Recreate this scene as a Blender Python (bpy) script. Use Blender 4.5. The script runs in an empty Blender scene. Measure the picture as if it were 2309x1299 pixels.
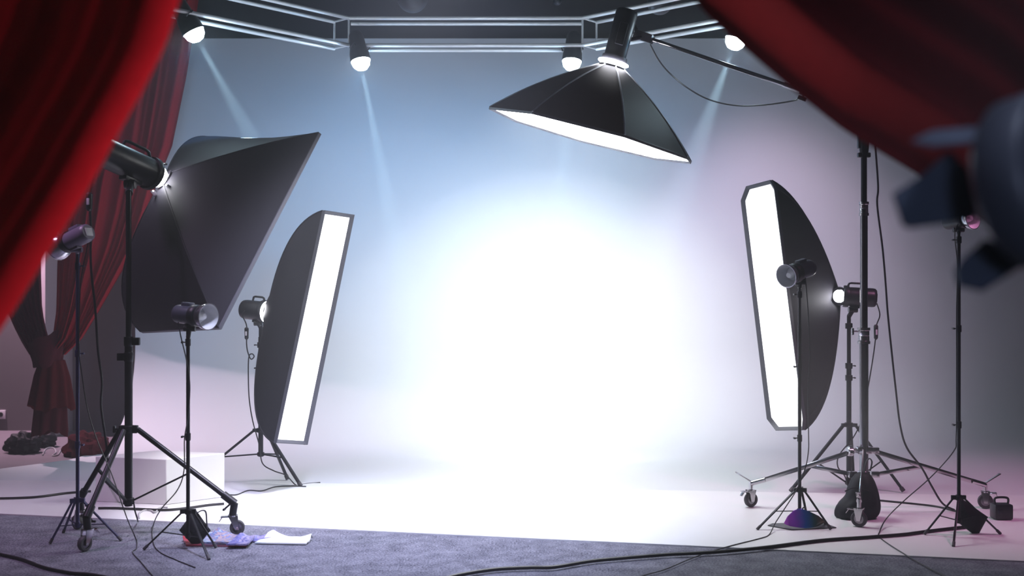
import bpy, bmesh, math, random
from mathutils import Vector, Matrix, noise
random.seed(7)
PI = math.pi
# ---------------------------------------------------------------- camera frame
FX, CX, CY, CH = 2500.0, 1154.5, 649.5, 1.6      # focal length in px, centre, camera height
V = Vector
def P(px, py, d): return V(((px-CX)*d/FX, d, CH-(py-CY)*d/FX))
def G(px, py, z=0.0):
    d = FX*(CH-z)/(py-CY)
    return V(((px-CX)*d/FX, d, z))
def on_plane(px, py, c, n):
    ray = V(((px-CX)/FX, 1.0, -(py-CY)/FX)); o = V((0, 0, CH))
    return o + ray*((c-o).dot(n)/ray.dot(n))
scene = bpy.context.scene
col = scene.collection

# ---------------------------------------------------------------- materials
def mat(name, color, rough=0.5, metal=0.0, emit=None, strength=0.0, var=0.12, scale=30.0, bump=0.0, spec=0.5, coat=0.0, sheen=0.0):
    m = bpy.data.materials.new(name); m.use_nodes = True
    nt = m.node_tree; b = nt.nodes['Principled BSDF']
    b.inputs['Roughness'].default_value = rough
    b.inputs['Metallic'].default_value = metal
    b.inputs['Specular IOR Level'].default_value = spec
    b.inputs['Coat Weight'].default_value = coat
    b.inputs['Sheen Weight'].default_value = sheen
    tc = nt.nodes.new('ShaderNodeTexCoord')
    nz = nt.nodes.new('ShaderNodeTexNoise'); nz.inputs['Scale'].default_value = scale; nz.inputs['Detail'].default_value = 4
    nt.links.new(tc.outputs['Object'], nz.inputs['Vector'])
    mx = nt.nodes.new('ShaderNodeMix'); mx.data_type = 'RGBA'
    c = V(color[:3])
    mx.inputs[6].default_value = (*(c*(1-var)), 1); mx.inputs[7].default_value = (*(c*(1+var)), 1)
    nt.links.new(nz.outputs['Fac'], mx.inputs[0]); nt.links.new(mx.outputs[2], b.inputs['Base Color'])
    if bump:
        bp = nt.nodes.new('ShaderNodeBump'); bp.inputs['Strength'].default_value = bump; bp.inputs['Distance'].default_value = 0.01
        nt.links.new(nz.outputs['Fac'], bp.inputs['Height']); nt.links.new(bp.outputs['Normal'], b.inputs['Normal'])
    if emit:
        b.inputs['Emission Color'].default_value = (*emit, 1); b.inputs['Emission Strength'].default_value = strength
    return m

def cloth_mat(name, color, trans):
    m = mat(name, color, 0.9, var=0.18, scale=40, bump=0.08, spec=0.04)
    nt = m.node_tree; b = nt.nodes['Principled BSDF']; out = nt.nodes['Material Output']
    t = nt.nodes.new('ShaderNodeBsdfTranslucent'); t.inputs['Color'].default_value = (*[min(1, c*1.6) for c in color], 1)
    mx = nt.nodes.new('ShaderNodeMixShader'); mx.inputs[0].default_value = trans
    nt.links.new(b.outputs[0], mx.inputs[1]); nt.links.new(t.outputs[0], mx.inputs[2]); nt.links.new(mx.outputs[0], out.inputs[0])
    return m

M = {}
M['backdrop'] = mat('seamless_paper', (.66, .67, .70), .8, var=.015, scale=3, spec=.2)
M['floor_white'] = mat('white_vinyl', (.80, .80, .82), .38, var=.03, scale=6, spec=.4)
M['floor_dark'] = mat('dark_floor', (.16, .13, .16), .6, var=.1, scale=8)
M['wall'] = mat('plaster_wall', (.11, .092, .106), .85, var=.06, scale=5)
M['wall_pale'] = mat('pale_plaster', (.34, .28, .33), .85, var=.04, scale=5)
M['ceiling'] = mat('dark_ceiling', (.03, .035, .045), .9)
M['wall_dark'] = mat('black_painted_wall', (.035, .03, .036), .9)
M['black_fabric'] = mat('black_nylon', (.013, .012, .018), .65, var=.15, scale=60, bump=.05, spec=.22)
M['rim_fabric'] = mat('grey_nylon_lip', (.055, .055, .075), .55, var=.2, scale=50, bump=.1)
M['black_metal'] = mat('black_anodised', (.016, .014, .02), .34, .55, var=.2, scale=25)
M['black_plastic'] = mat('black_plastic', (.014, .014, .02), .36, var=.2, scale=25)
M['blue_metal'] = mat('indigo_anodised', (.055, .05, .13), .35, .6, var=.2, scale=25)
M['slate_plastic'] = mat('slate_plastic', (.06, .065, .09), .35, var=.15, scale=25)
M['mauve_plastic'] = mat('mauve_grey_plastic', (.16, .13, .2), .4, var=.12, scale=25)
M['chrome'] = mat('chrome', (.62, .60, .62), .16, 1.0, var=.08, scale=12)
M['chrome_dark'] = mat('smoked_chrome', (.22, .21, .23), .18, 1.0, var=.1, scale=12)
M['rail'] = mat('polished_aluminium', (.88, .90, .93), .32, .35, var=.05, scale=12)
M['silver'] = mat('silver_dish', (.78, .78, .84), .2, 1.0, var=.05, scale=12)
M['dish_inner'] = mat('pebbled_silver', (.92, .92, .95), .45, .15, var=.06, scale=80, bump=.15)
M['rubber'] = mat('grey_rubber', (.05, .045, .055), .6, var=.2, scale=20)
M['cable'] = mat('black_cable', (.012, .01, .014), .45, var=.2, scale=20)
M['grey_cable'] = mat('pale_grey_cable', (.45, .44, .47), .45, var=.1, scale=20)
M['diffuser'] = mat('softbox_diffuser', (.9, .9, .92), .8, emit=(1, .99, 1), strength=1.2)
M['diffuser_top'] = mat('overhead_diffuser', (.9, .9, .92), .8, emit=(.97, .985, 1), strength=21.0)
M['diffuser_dim'] = mat('dim_softbox_diffuser', (.9, .9, .92), .8, emit=(1, .99, 1), strength=.5)
M['flash_glow'] = mat('lit_flash_tube', (.9, .9, .95), .5, emit=(.95, .95, 1), strength=60.0)
M['spot_glow'] = mat('lit_spot_lens', (.9, .9, .95), .5, emit=(.75, .93, 1), strength=90.0)
M['white_box'] = mat('white_painted_wood', (.80, .79, .80), .6, var=.02, scale=5)
M['label_white'] = mat('white_sticker', (.75, .72, .78), .5)
M['red_fore'] = cloth_mat('scarlet_velvet', (.42, .006, .014), .10)
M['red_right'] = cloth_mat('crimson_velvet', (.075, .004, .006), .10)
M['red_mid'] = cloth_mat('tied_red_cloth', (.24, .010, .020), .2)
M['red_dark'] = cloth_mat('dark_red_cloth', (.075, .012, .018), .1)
M['pale_seam'] = mat('pale_seam', (.42, .46, .52), .5)
M['red_tail'] = cloth_mat('tail_red_cloth', (.10, .012, .014), .15)  # tail coloured a darker red than the drape
M['red_glint'] = mat('red_glint_band', (.75, .16, .10), .35, .5)  # colour of the red reflections painted on the spotlight ring
M['lamp_black'] = mat('satin_black_lamp', (.022, .024, .034), .38, .3, var=.15, scale=20)
M['leaf_black'] = mat('barn_door_paint', (.028, .034, .052), .42, .2, var=.15, scale=20)
M['blue_sheen'] = mat('blue_highlight_metal', (.16, .18, .27), .38, .7, var=.15, scale=20)  # bluish tint for the housing's highlight band, shared by the yoke

def ramp_mat(name, stops, axis=0, rough=.3, metal=0., noise_mix=.0, scale=4, emit=None):
    m = bpy.data.materials.new(name); m.use_nodes = True; nt = m.node_tree; b = nt.nodes['Principled BSDF']
    b.inputs['Roughness'].default_value = rough; b.inputs['Metallic'].default_value = metal
    tc = nt.nodes.new('ShaderNodeTexCoord'); sp = nt.nodes.new('ShaderNodeSeparateXYZ')
    nt.links.new(tc.outputs['Generated'], sp.inputs[0])
    src = sp.outputs[axis]
    if noise_mix:
        nz = nt.nodes.new('ShaderNodeTexNoise'); nz.inputs['Scale'].default_value = scale; nz.inputs['Detail'].default_value = 3
        nt.links.new(tc.outputs['Generated'], nz.inputs['Vector'])
        mx = nt.nodes.new('ShaderNodeMix'); mx.inputs[0].default_value = noise_mix
        nt.links.new(src, mx.inputs[2]); nt.links.new(nz.outputs['Fac'], mx.inputs[3]); src = mx.outputs[0]
    r = nt.nodes.new('ShaderNodeValToRGB')
    el = r.color_ramp.elements
    while len(el) < len(stops): el.new(.5)
    for e, (p, c) in zip(el, stops): e.position = p; e.color = (*c, 1)
    nt.links.new(src, r.inputs[0]); nt.links.new(r.outputs[0], b.inputs['Base Color'])
    return m
M['visor'] = ramp_mat('iridescent_visor', [(0, (.42, .06, .45)), (.25, (.25, .05, .5)), (.45, (.02, .12, .42)), (.65, (.03, .12, .14)), (.85, (.12, .08, .05)), (1, (.05, .04, .05))], 0, .12, .25, .12, 3)
M['mag_blue'] = ramp_mat('blue_magazine_print', [(.3, (.5, .58, .72)), (.42, (.06, .12, .34)), (.5, (.5, .34, .3)), (.58, (.12, .18, .45)), (.7, (.62, .68, .78))], 0, .3, 0, .75, 9)
M['mag_lilac'] = ramp_mat('lilac_magazine_print', [(.3, (.28, .26, .5)), (.45, (.08, .09, .34)), (.55, (.4, .34, .5)), (.7, (.12, .13, .36))], 0, .3, 0, .8, 7)
M['mag_red'] = ramp_mat('red_magazine_print', [(.3, (.35, .03, .05)), (.5, (.12, .1, .16)), (.7, (.45, .05, .07))], 0, .35, 0, .5, 4)
M['mag_white'] = ramp_mat('white_magazine_page', [(0, (.35, .42, .55)), (.16, (.7, .75, .8)), (.26, (.86, .86, .88)), (.9, (.86, .86, .88)), (1, (.6, .64, .72))], 0, .35, 0, .12, 14)

# carpet: speckled short pile
def carpet_mat():
    m = bpy.data.materials.new('grey_blue_carpet_pile'); m.use_nodes = True; nt = m.node_tree; b = nt.nodes['Principled BSDF']
    b.inputs['Roughness'].default_value = .95; b.inputs['Specular IOR Level'].default_value = .1
    tc = nt.nodes.new('ShaderNodeTexCoord')
    n1 = nt.nodes.new('ShaderNodeTexNoise'); n1.inputs['Scale'].default_value = 85; n1.inputs['Detail'].default_value = 5; n1.inputs['Roughness'].default_value = .75
    n2 = nt.nodes.new('ShaderNodeTexNoise'); n2.inputs['Scale'].default_value = 9; n2.inputs['Detail'].default_value = 5
    r = nt.nodes.new('ShaderNodeValToRGB'); r.color_ramp.elements[0].position = .40; r.color_ramp.elements[1].position = .60
    r.color_ramp.elements[0].color = (.07, .07, .10, 1); r.color_ramp.elements[1].color = (.38, .38, .46, 1)
    mx = nt.nodes.new('ShaderNodeMix'); mx.inputs[0].default_value = .22
    nt.links.new(tc.outputs['Object'], n1.inputs['Vector']); nt.links.new(tc.outputs['Object'], n2.inputs['Vector'])
    nt.links.new(n1.outputs['Fac'], mx.inputs[2]); nt.links.new(n2.outputs['Fac'], mx.inputs[3])
    nt.links.new(mx.outputs[0], r.inputs[0]); nt.links.new(r.outputs[0], b.inputs['Base Color'])
    bp = nt.nodes.new('ShaderNodeBump'); bp.inputs['Strength'].default_value = .9; bp.inputs['Distance'].default_value = .012
    nt.links.new(n1.outputs['Fac'], bp.inputs['Height']); nt.links.new(bp.outputs['Normal'], b.inputs['Normal'])
    return m
M['carpet'] = carpet_mat()

# ---------------------------------------------------------------- mesh builder
def frame(o, z, up=V((0, 0, 1))):
    z = z.normalized(); x = up.cross(z)
    if x.length < 1e-4: x = V((1, 0, 0)).cross(z)
    x.normalize(); y = z.cross(x)
    m = Matrix((x, y, z)).transposed().to_4x4(); m.translation = o
    return m
def smooth_path(pts, k=6):
    pts = [V(p) for p in pts]; out = []
    for i in range(len(pts)-1):
        p0, p1, p2, p3 = pts[max(i-1, 0)], pts[i], pts[i+1], pts[min(i+2, len(pts)-1)]
        for j in range(k):
            t = j/k
            out.append(.5*((2*p1)+(p2-p0)*t+(2*p0-5*p1+4*p2-p3)*t*t+(3*p1-p0-3*p2+p3)*t*t*t))
    out.append(pts[-1]); return out

class MB:
    def __init__(s): s.v = []; s.f = []
    def add(s, vs, fs):
        b = len(s.v); s.v += [V(x) for x in vs]; s.f += [tuple(i+b for i in f) for f in fs]
    def tube(s, pts, r, n=10, squash=None, up=None):
        pts = [V(p) for p in pts]; N = len(pts); rs = r if isinstance(r, (list, tuple)) else [r]*N
        vs = []; fs = []; x = None
        for i, p in enumerate(pts):
            t = (pts[min(i+1, N-1)]-pts[max(i-1, 0)]).normalized()
            if x is None:
                ref = up or (V((0, 0, 1)) if abs(t.z) < .9 else V((1, 0, 0)))
                x = ref.cross(t).normalized()
            else:
                x = (x-t*x.dot(t)).normalized()
            y = t.cross(x)
            for k in range(n):
                a = 2*PI*k/n
                vs.append(p+(x*math.cos(a)+y*math.sin(a)*(squash or 1))*rs[i])
        for i in range(N-1):
            for k in range(n):
                fs.append((i*n+k, i*n+(k+1) % n, (i+1)*n+(k+1) % n, (i+1)*n+k))
        fs.append(tuple(range(n))[::-1]); fs.append(tuple((N-1)*n+k for k in range(n)))
        s.add(vs, fs); return s
    def lathe(s, prof, m, n=28, a0=0, a1=2*PI):
        full = abs(a1-a0-2*PI) < 1e-6; c = n if full else n+1; vs = []; fs = []
        for r, z in prof:
            for k in range(c):
                a = a0+(a1-a0)*k/n
                vs.append(m @ V((r*math.cos(a), r*math.sin(a), z)))
        for i in range(len(prof)-1):
            for k in range(n):
                k2 = (k+1) % c
                fs.append((i*c+k, i*c+k2, (i+1)*c+k2, (i+1)*c+k))
        s.add(vs, fs); return s
    def box(s, c, size, m=None, bev=.004):
        bm = bmesh.new(); bmesh.ops.create_cube(bm, size=1)
        bmesh.ops.scale(bm, vec=size, verts=bm.verts)
        if bev: bmesh.ops.bevel(bm, geom=bm.edges[:], offset=min(bev, min(size)*.4), segments=2, affect='EDGES', profile=.6)
        bm.verts.index_update(); R = m or Matrix.Identity(4)
        vs = [(R @ (v.co+V(c))) for v in bm.verts]; fs = [tuple(v.index for v in f.verts) for f in bm.faces]
        bm.free(); s.add(vs, fs); return s
    def bar(s, a, b, w, h, up=V((0, 0, 1)), bev=.003):
        a = V(a); b = V(b); m = frame((a+b)/2, b-a, up)
        return s.box((0, 0, 0), (w, h, (b-a).length), m, bev)
    def prism(s, poly, off):
        n = len(poly); off = V(off)
        s.add([V(p) for p in poly]+[V(p)+off for p in poly], [tuple(range(n))[::-1], tuple(range(n, 2*n))]+[(i, (i+1) % n, n+(i+1) % n, n+i) for i in range(n)])
        return s
    def grid(s, fn, nu, nv, thick=None):
        vs = [V(fn(i/nu, j/nv)) for j in range(nv+1) for i in range(nu+1)]; w = nu+1
        fs = [(j*w+i, j*w+i+1, (j+1)*w+i+1, (j+1)*w+i) for j in range(nv) for i in range(nu)]
        if thick is not None:
            b = len(vs); vs += [v+V(thick) for v in vs]
            fs += [tuple(k+b for k in f)[::-1] for f in fs]
            edge = [j*w for j in range(nv+1)]
            ring = [i for i in range(w)]+[j*w+nu for j in range(1, nv+1)]+[nv*w+i for i in range(nu-1, -1, -1)]+[j*w for j in range(nv-1, 0, -1)]
            L = len(ring); fs += [(ring[k], ring[k]+b, ring[(k+1) % L]+b, ring[(k+1) % L]) for k in range(L)]
        s.add(vs, fs); return s
    def blob(s, c, r, amp=.12, freq=3., seed=0, nu=28, nv=18, flat=None):
        c = V(c); vs = []; fs = []
        for j in range(nv+1):
            th = PI*j/nv
            for i in range(nu):
                ph = 2*PI*i/nu
                d = V((math.sin(th)*math.cos(ph), math.sin(th)*math.sin(ph), math.cos(th)))
                k = 1+amp*noise.noise(d*freq+V((seed, seed*2, 0)))
                p = c+V((d.x*r[0], d.y*r[1], d.z*r[2]))*k
                if flat is not None and p.z < flat: p.z = flat
                vs.append(p)
        for j in range(nv):
            for i in range(nu):
                fs.append((j*nu+i, (j+1)*nu+i, (j+1)*nu+(i+1) % nu, j*nu+(i+1) % nu))
        s.add(vs, fs); return s
    def build(s, name, m, parent=None, angle=40):
        me = bpy.data.meshes.new(name)
        if parent is None:
            xs = [v.x for v in s.v]; ys = [v.y for v in s.v]; zs = [v.z for v in s.v]
            o = V(((min(xs)+max(xs))/2, (min(ys)+max(ys))/2, min(zs)))
        else: o = WORLD[parent.name]
        me.from_pydata([v-o for v in s.v], [], s.f)
        bm = bmesh.new(); bm.from_mesh(me)
        bmesh.ops.remove_doubles(bm, verts=bm.verts, dist=1e-5)
        bmesh.ops.recalc_face_normals(bm, faces=bm.faces)
        bm.to_mesh(me); bm.free()
        me.polygons.foreach_set('use_smooth', [True]*len(me.polygons))
        me.set_sharp_from_angle(angle=math.radians(angle))
        me.materials.append(M[m] if isinstance(m, str) else m)
        ob = bpy.data.objects.new(name, me); col.objects.link(ob)
        if parent is None: ob.location = o; WORLD[ob.name] = o
        else:
            ob.parent = parent; WORLD[ob.name] = WORLD[parent.name]
        return ob
WORLD = {}
def tag(o, label, cat, group=None):
    o['label'] = label; o['category'] = cat
    if group: o['group'] = group
    return o
def struct(o): o['kind'] = 'structure'; return o
def thing(name, loc, label, cat, group=None):
    o = bpy.data.objects.new(name, None); col.objects.link(o); o.location = V(loc); o.empty_display_size = .05
    WORLD[o.name] = V(loc); return tag(o, label, cat, group)

# ================================================================= SETTING
def quad_slab(name, pts, m, thick):
    return struct(MB().prism(pts, (0, 0, -thick)).build(name, m))
RX0, RX1, RY0, RY1, RZ = -7.2, 7.2, -2.5, 12.6, 5.6
struct(MB().prism([V((RX0, RY0, -.02)), V((RX1, RY0, -.02)), V((RX1, RY1, -.02)), V((RX0, RY1, -.02))], (0, 0, -.1)).build('floor', 'floor_dark'))
struct(MB().box(((RX0+RX1)/2, (RY0+RY1)/2, RZ+.05), (RX1-RX0, RY1-RY0, .1), None, 0).build('ceiling', 'ceiling'))
struct(MB().box(((RX0+RX1)/2, RY1+.05, RZ/2), (RX1-RX0, .1, RZ+.2), None, 0).build('wall_back', 'wall'))
struct(MB().box((RX0-.05, (RY0+RY1)/2, RZ/2), (.1, RY1-RY0, RZ+.2), None, 0).build('wall_left', 'wall_dark'))
struct(MB().box((RX1+.05, (RY0+RY1)/2, RZ/2), (.1, RY1-RY0, RZ+.2), None, 0).build('wall_right', 'wall_dark'))
struct(MB().box(((RX0+RX1)/2, RY0-.05, RZ/2), (RX1-RX0, .1, RZ+.2), None, 0).build('wall_front', 'ceiling'))
# pale corner pilaster seen between the two tied drapes
pc = P(114, 700, 12.2); pc.z = 0
struct(MB().prism([pc+V((-.12, .0, -.02)), pc+V((.0, -.14, -.02)), pc+V((.085, .0, -.02)), pc+V((.085, .4, -.02)), pc+V((-.12, .4, -.02))], (0, 0, 5.5)).build('trim_pilaster', 'wall_pale'))

# seamless sweep: lies on the floor, then curves up to a vertical wall; its left edge is cut on a curve
def sweep():
    Y0L, Y0R, YW, R = 8.9, 8.2, 11.95, 1.0
    prof = []
    edge = [(8.5, -4.9), (9.0, -4.75), (9.82, -4.52), (10.1, -4.28), (10.35, -4.10), (10.9, -4.06), (12, -4.06)]
    def left(y):
        for (a, xa), (b, xb) in zip(edge, edge[1:]):
            if y <= b: return xa+(xb-xa)*max(0, (y-a))/(b-a)
        return edge[-1][1]
    rows = []
    nf = 16
    for i in range(nf): rows.append((i/nf, None))
    mb = MB(); NX = 40; XR = 6.6
    pts = []
    for i in range(nf+1):                       # flat part, front edge slanted
        t = i/nf; r = []
        for k in range(NX+1):
            s = k/NX; y0 = Y0L+(Y0R-Y0L)*s; y = y0+(YW-R-y0)*t; x = left(y)+(XR-left(y))*s
            r.append(V((x, y, .002)))
        pts.append(r)
    na = 18
    for i in range(1, na+1):
        a = PI/2*i/na; y = YW-R+R*math.sin(a); z = .004+R*(1-math.cos(a))
        pts.append([V((left(y)+(XR-left(y))*k/NX, y, z)) for k in range(NX+1)])
    for i in range(1, 9):
        pts.append([V((-4.06+(XR+4.06)*k/NX, YW, 1.004+(4.29-1.004)*i/8)) for k in range(NX+1)])
    w = NX+1; b = [p for r in pts for p in r]
    fs = [(j*w+i, j*w+i+1, (j+1)*w+i+1, (j+1)*w+i) for j in range(len(pts)-1) for i in range(NX)]
    mb.add(b, fs)
    return struct(mb.build('backdrop', 'backdrop', None, 80))
sweep()
# white vinyl floor strip in front of the sweep
fl = [G(-260, 1146, .012), G(2309, 1265, .012), G(2650, 1283, .012), G(2650, 1122, .012), G(2309, 1117, .012), G(1800, 1111, .012), G(700, 1089, .012), G(0, 1083, .012), G(-260, 1081, .012)]
struct(MB().prism(fl, (0, 0, -.0095)).build('floor_white_vinyl', 'floor_white'))
cp = [V((RX0+.02, RY0+.02, .004)), V((RX1-.02, RY0+.02, .004)), G(2750, 1286, .004), G(-450, 1134, .004)]
cp[2].x = min(cp[2].x, RX1-.02)
carp = MB().prism(cp, (0, 0, -.024)).build('carpet', 'carpet')
tag(carp, 'grey-blue short pile carpet across the front of the studio', 'carpet')
# wall socket
so = P(2, 935, 12.58)
s_ = thing('wall_socket', (so.x, 12.6, so.z), 'small white power socket low on the dark wall', 'socket')
MB().box((so.x, 12.59, so.z), (.10, .02, .10), None, .005).build('plate', 'label_white', s_)
MB().lathe([(.0, 0), (.018, 0), (.02, .006), (.028, .006)], frame(V((so.x, 12.58, so.z)), V((0, -1, 0)))).build('socket_well', 'black_plastic', s_)

# ================================================================= STANDS
def ring_collar(mb, p, r, h, knob=None, kr=.008):
    mb.lathe([(0, -h/2), (r*.92, -h/2), (r, -h/2+.004), (r, h/2-.004), (r*.92, h/2), (0, h/2)], Matrix.Translation(p), 14)
    if knob is not None:
        k = V(knob).normalized(); q = p+k*(r+.012)
        mb.tube([p, q], .004, 8); mb.box((0, 0, 0), (.03, .012, .012), frame(q+k*.006, k, V((0, 0, 1))), .003)

def tripod(label, base, z_top, z_hub, z_low, feet, brace_t, r, collars, m='black_metal', group=None, upper=None, hang_foot=False):
    """base: floor point under the column; feet: floor points; collars: [(z, knob dir or None)]"""
    t = thing('light_stand', base, label, 'light stand', group)
    up = lambda z: V((base.x, base.y, z))
    zs = sorted([z_hub+.02]+[c[0] for c in collars]+[z_top])
    z_joint = upper if upper else z_hub+(z_top-z_hub)*.5
    MB().tube([up(z_low-.02), up(z_joint)], r, 14).build('pole', m, t)
    MB().tube([up(z_joint-.02), up(z_top)], r*.8, 14).build('upper_pole', m, t)
    for z, k in collars:
        c = MB(); ring_collar(c, up(z), r*1.45, .045, k); c.build('clamp_collar', m, t)
    h = MB(); ring_collar(h, up(z_hub), r*1.7, .035)
    for f in feet:
        d = (f-base); d.z = 0; d.normalize(); h.box((0, 0, 0), (r*1.6, .028, .05), frame(up(z_hub)+d*r*2, d), .004)
    h.build('hub', m, t)
    lo = MB(); ring_collar(lo, up(z_low), r*1.5, .03); lo.build('spreader', m, t)
    for f in feet:
        d = (f-base); d.z = 0; d.normalize()
        a = up(z_hub)+d*r*2.6; q = f+V((0, 0, r*.55))
        leg = MB().bar(a, q, r*1.25, r*.95).build('leg', m, t)
        MB().tube([q+(q-a).normalized()*-.03, q+(q-a).normalized()*.004], r*.85, 10).build('rubber_foot', 'rubber', leg)
        MB().bar(up(z_low)+d*r*1.2, a.lerp(q, brace_t), r*.9, r*.55).build('brace', m, t)
    return t

def zof(py, d): return CH-(py-CY)*d/FX

def caster(p, r, facing, top, parent, mm='chrome', lever=True):
    """swivel caster: p floor contact point, r wheel radius, facing = rolling direction"""
    f = V(facing); f.z = 0; f.normalize(); ax = V((-f.y, f.x, 0)); c = p+V((0, 0, r))
    ca = MB().lathe([(0, -.008), (.03, -.008), (.03, 0), (0, 0)], Matrix.Translation(V((top.x, top.y, top.z))), 16)
    stem0 = V((top.x, top.y, top.z)); ca.tube([stem0, stem0+V((0, 0, .05))], .012, 10)
    for s in (-1, 1):
        o = ax*(s*r*.42)
        poly = [stem0+o*1.0+f*.03, stem0+o*1.0-f*.03, c+o-f*.012+V((0, 0, -.012)), c+o+f*.012+V((0, 0, -.012))]
        ca.prism(poly, ax*(s*.004))
    ca.tube([c-ax*r*.5, c+ax*r*.5], .007, 10)
    if lever:
        ca.box((0, 0, 0), (.05, .006, .05), frame(stem0-f*.05+V((0, 0, -.01)), -f, V((0, 0, 1))), .002)
        ca.bar(stem0-f*.06+V((0, 0, -.005)), stem0-f*.085+V((0, 0, -.04)), .03, .005)
    fk = ca.build('caster_fork', mm, parent)
    w = r*.34; mt = frame(c, ax)
    MB().lathe([(r*.62, -w), (r*.9, -w), (r, -w*.5), (r, w*.5), (r*.9, w), (r*.62, w)], mt, 26).build('tyre', 'rubber', fk)
    MB().lathe([(0, -w*1.05), (r*.3, -w*1.05), (r*.32, -w*.7), (r*.64, -w*.7), (r*.64, w*.7), (r*.32, w*.7), (r*.3, w*1.05), (0, w*1.05)], mt, 22).build('wheel_hub', 'chrome_dark' if mm == 'chrome' else mm, fk)
    return fk

# ---- big black roller stand (carries the large dark softbox)
b0 = P(290, 1140, 7.2); b0.z = 0
rs = thing('roller_stand', b0, 'tall thick black roller stand on casters under the large dark softbox', 'light stand')
up = lambda z: V((b0.x, b0.y, z))
D0 = 7.2
MB().tube([up(zof(1141, D0)), up(zof(770, D0))], .0255, 18).build('pole', 'black_metal', rs)
MB().tube([up(zof(780, D0)), up(zof(432, D0))], .018, 16).build('upper_pole', 'black_metal', rs)
for py, s in ((770, 1), (805, -1)):
    c = MB(); ring_collar(c, up(zof(py, D0)), .030, .06)
    c.box((s*.045, 0, zof(py, D0)), (.055, .03, .05), Matrix.Translation(V((b0.x, b0.y, 0))), .005); c.build('clamp_collar', 'black_metal', rs)
hz = zof(968, D0); hb = MB(); ring_collar(hb, up(hz), .035, .05)
hb.box((0, 0, 0), (.12, .04, .05), Matrix.Translation(up(hz)), .006)
hb.tube([up(hz)+V((-.05, 0, 0)), up(hz)+V((-.085, 0, 0))], .007, 8); hb.box((0, 0, 0), (.014, .03, .045), Matrix.Translation(up(hz)+V((-.092, 0, 0))), .004)
hb.build('hub', 'black_metal', rs)
lz = zof(1130, D0); lo = MB(); ring_collar(lo, up(lz), .036, .04); lo.build('spreader', 'black_metal', rs)
for (wx, wy, face) in ((535, 1206, (1, .2, 0)), (191, 1243, (-.5, -1, 0)), (174, 1193, (-1, .8, 0))):
    w = G(wx, wy, .005); d = w-b0; d.z = 0; d.normalize()
    top = w-d*.03+V((0, 0, .128)); q = top+V((0, 0, .085))
    a = up(hz)+d*.06
    leg = MB().tube([a, q+(q-a).normalized()*.01], .0175, 14).build('leg', 'black_metal', rs)
    e = MB().tube([a.lerp(q, .9), q+(q-a).normalized()*.02], .026, 14)
    e.tube([q+(q-a).normalized()*.015, top], .024, 14); sd = d.cross(V((0, 0, 1)))
    e.tube([q, q-d*.05-V((0, 0, .045))], .006, 8); e.box((0, 0, 0), (.04, .014, .014), frame(q-d*.055-V((0, 0, .05)), d, V((0, 0, 1))), .004)
    e.build('leg_socket', 'black_metal', leg)
    MB().bar(up(lz)+d*.02, a.lerp(q, .58), .024, .012).build('brace', 'black_metal', rs)
    caster(w, .048, face, top, rs)

# ---- chrome boom stand
DB = 7.9; bb = P(1948, 1100, DB); bb.z = 0
bs = thing('boom_stand', bb, 'chrome boom stand on casters holding the long angled boom pole', 'boom stand')
up2 = lambda z: V((bb.x, bb.y, z))
MB().tube([up2(zof(1095, DB)), up2(zof(755, DB))], .031, 20).build('pole', 'chrome_dark', bs)
MB().tube([up2(zof(770, DB)), up2(zof(470, DB))], .026, 20).build('middle_pole', 'chrome_dark', bs)
MB().tube([up2(zof(485, DB)), up2(zof(340, DB))], .021, 20).build('upper_pole', 'black_metal', bs)
for py, h, r in ((471, .10, .030), (757, .115, .038)):
    z = zof(py, DB); c = MB()
    c.lathe([(0, -h/2), (r*1.15, -h/2), (r*1.15, -h/2+.018), (r, -h/2+.022), (r, -.004), (r*.95, 0), (r, .004), (r, h/2-.022), (r*1.15, h/2-.018), (r*1.15, h/2), (0, h/2)], Matrix.Translation(up2(z)), 20)
    if py == 757:
        c.tube([up2(z+.03), up2(z+.03)+V((-.075, 0, 0))], .006, 8); c.box((0, 0, 0), (.016, .02, .05), Matrix.Translation(up2(z+.03)+V((-.08, 0, 0))), .005)
    c.build('clamp_collar', 'chrome', bs)
g = MB(); z0, z1 = zof(345, DB), zof(290, DB)
g.lathe([(0, z0-.02), (.026, z0-.02), (.03, z0), (.034, z0+.03), (.036, (z0+z1)/2), (.036, z1-.02), (.028, z1), (0, z1)], Matrix.Translation(up2(0)), 18)
g.box((0, 0, 0), (.09, .04, .035), Matrix.Translation(up2(z0-.015)), .008); g.box((-.035, 0, 0), (.02, .04, .15), Matrix.Translation(up2((z0+z1)/2+.02)), .006)
g.build('head_grip', 'black_metal', bs)
zp = zof(262, DB); piv = up2(zp)
hd = MB(); hd.tube([up2(z1-.01), up2(zp-.07)], .02, 12)
hd.lathe([(.055, -.012), (.075, -.012), (.075, .012), (.055, .012), (.055, -.012)], frame(piv+V((0, -.03, -.02)), V((0, 1, 0))), 30)
hd.box((0, 0, 0), (.05, .05, .09), Matrix.Translation(piv+V((0, 0, -.03))), .006)
hd.build('tilt_head', 'black_metal', bs)
hz2 = zof(1015, DB); hb2 = MB()
hb2.box((0, 0, 0), (.105, .06, .05), Matrix.Translation(up2(hz2)), .008)
hb2.tube([up2(hz2)+V((-.05, 0, 0)), up2(hz2)+V((-.09, -.01, 0))], .012, 10)
hb2.lathe([(0, -.02), (.03, -.02), (.038, -.012), (.038, .012), (.03, .02), (0, .02)], frame(up2(hz2)+V((-.1, -.01, -.005)), V((1, 0, 0))), 9)
hb2.box((.07, 0, 0), (.07, .04, .04), Matrix.Translation(up2(hz2)), .006)
hb2.build('hub', 'chrome', bs)
lz2 = zof(1070, DB); lb2 = MB(); ring_collar(lb2, up2(lz2), .042, .05)
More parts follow.
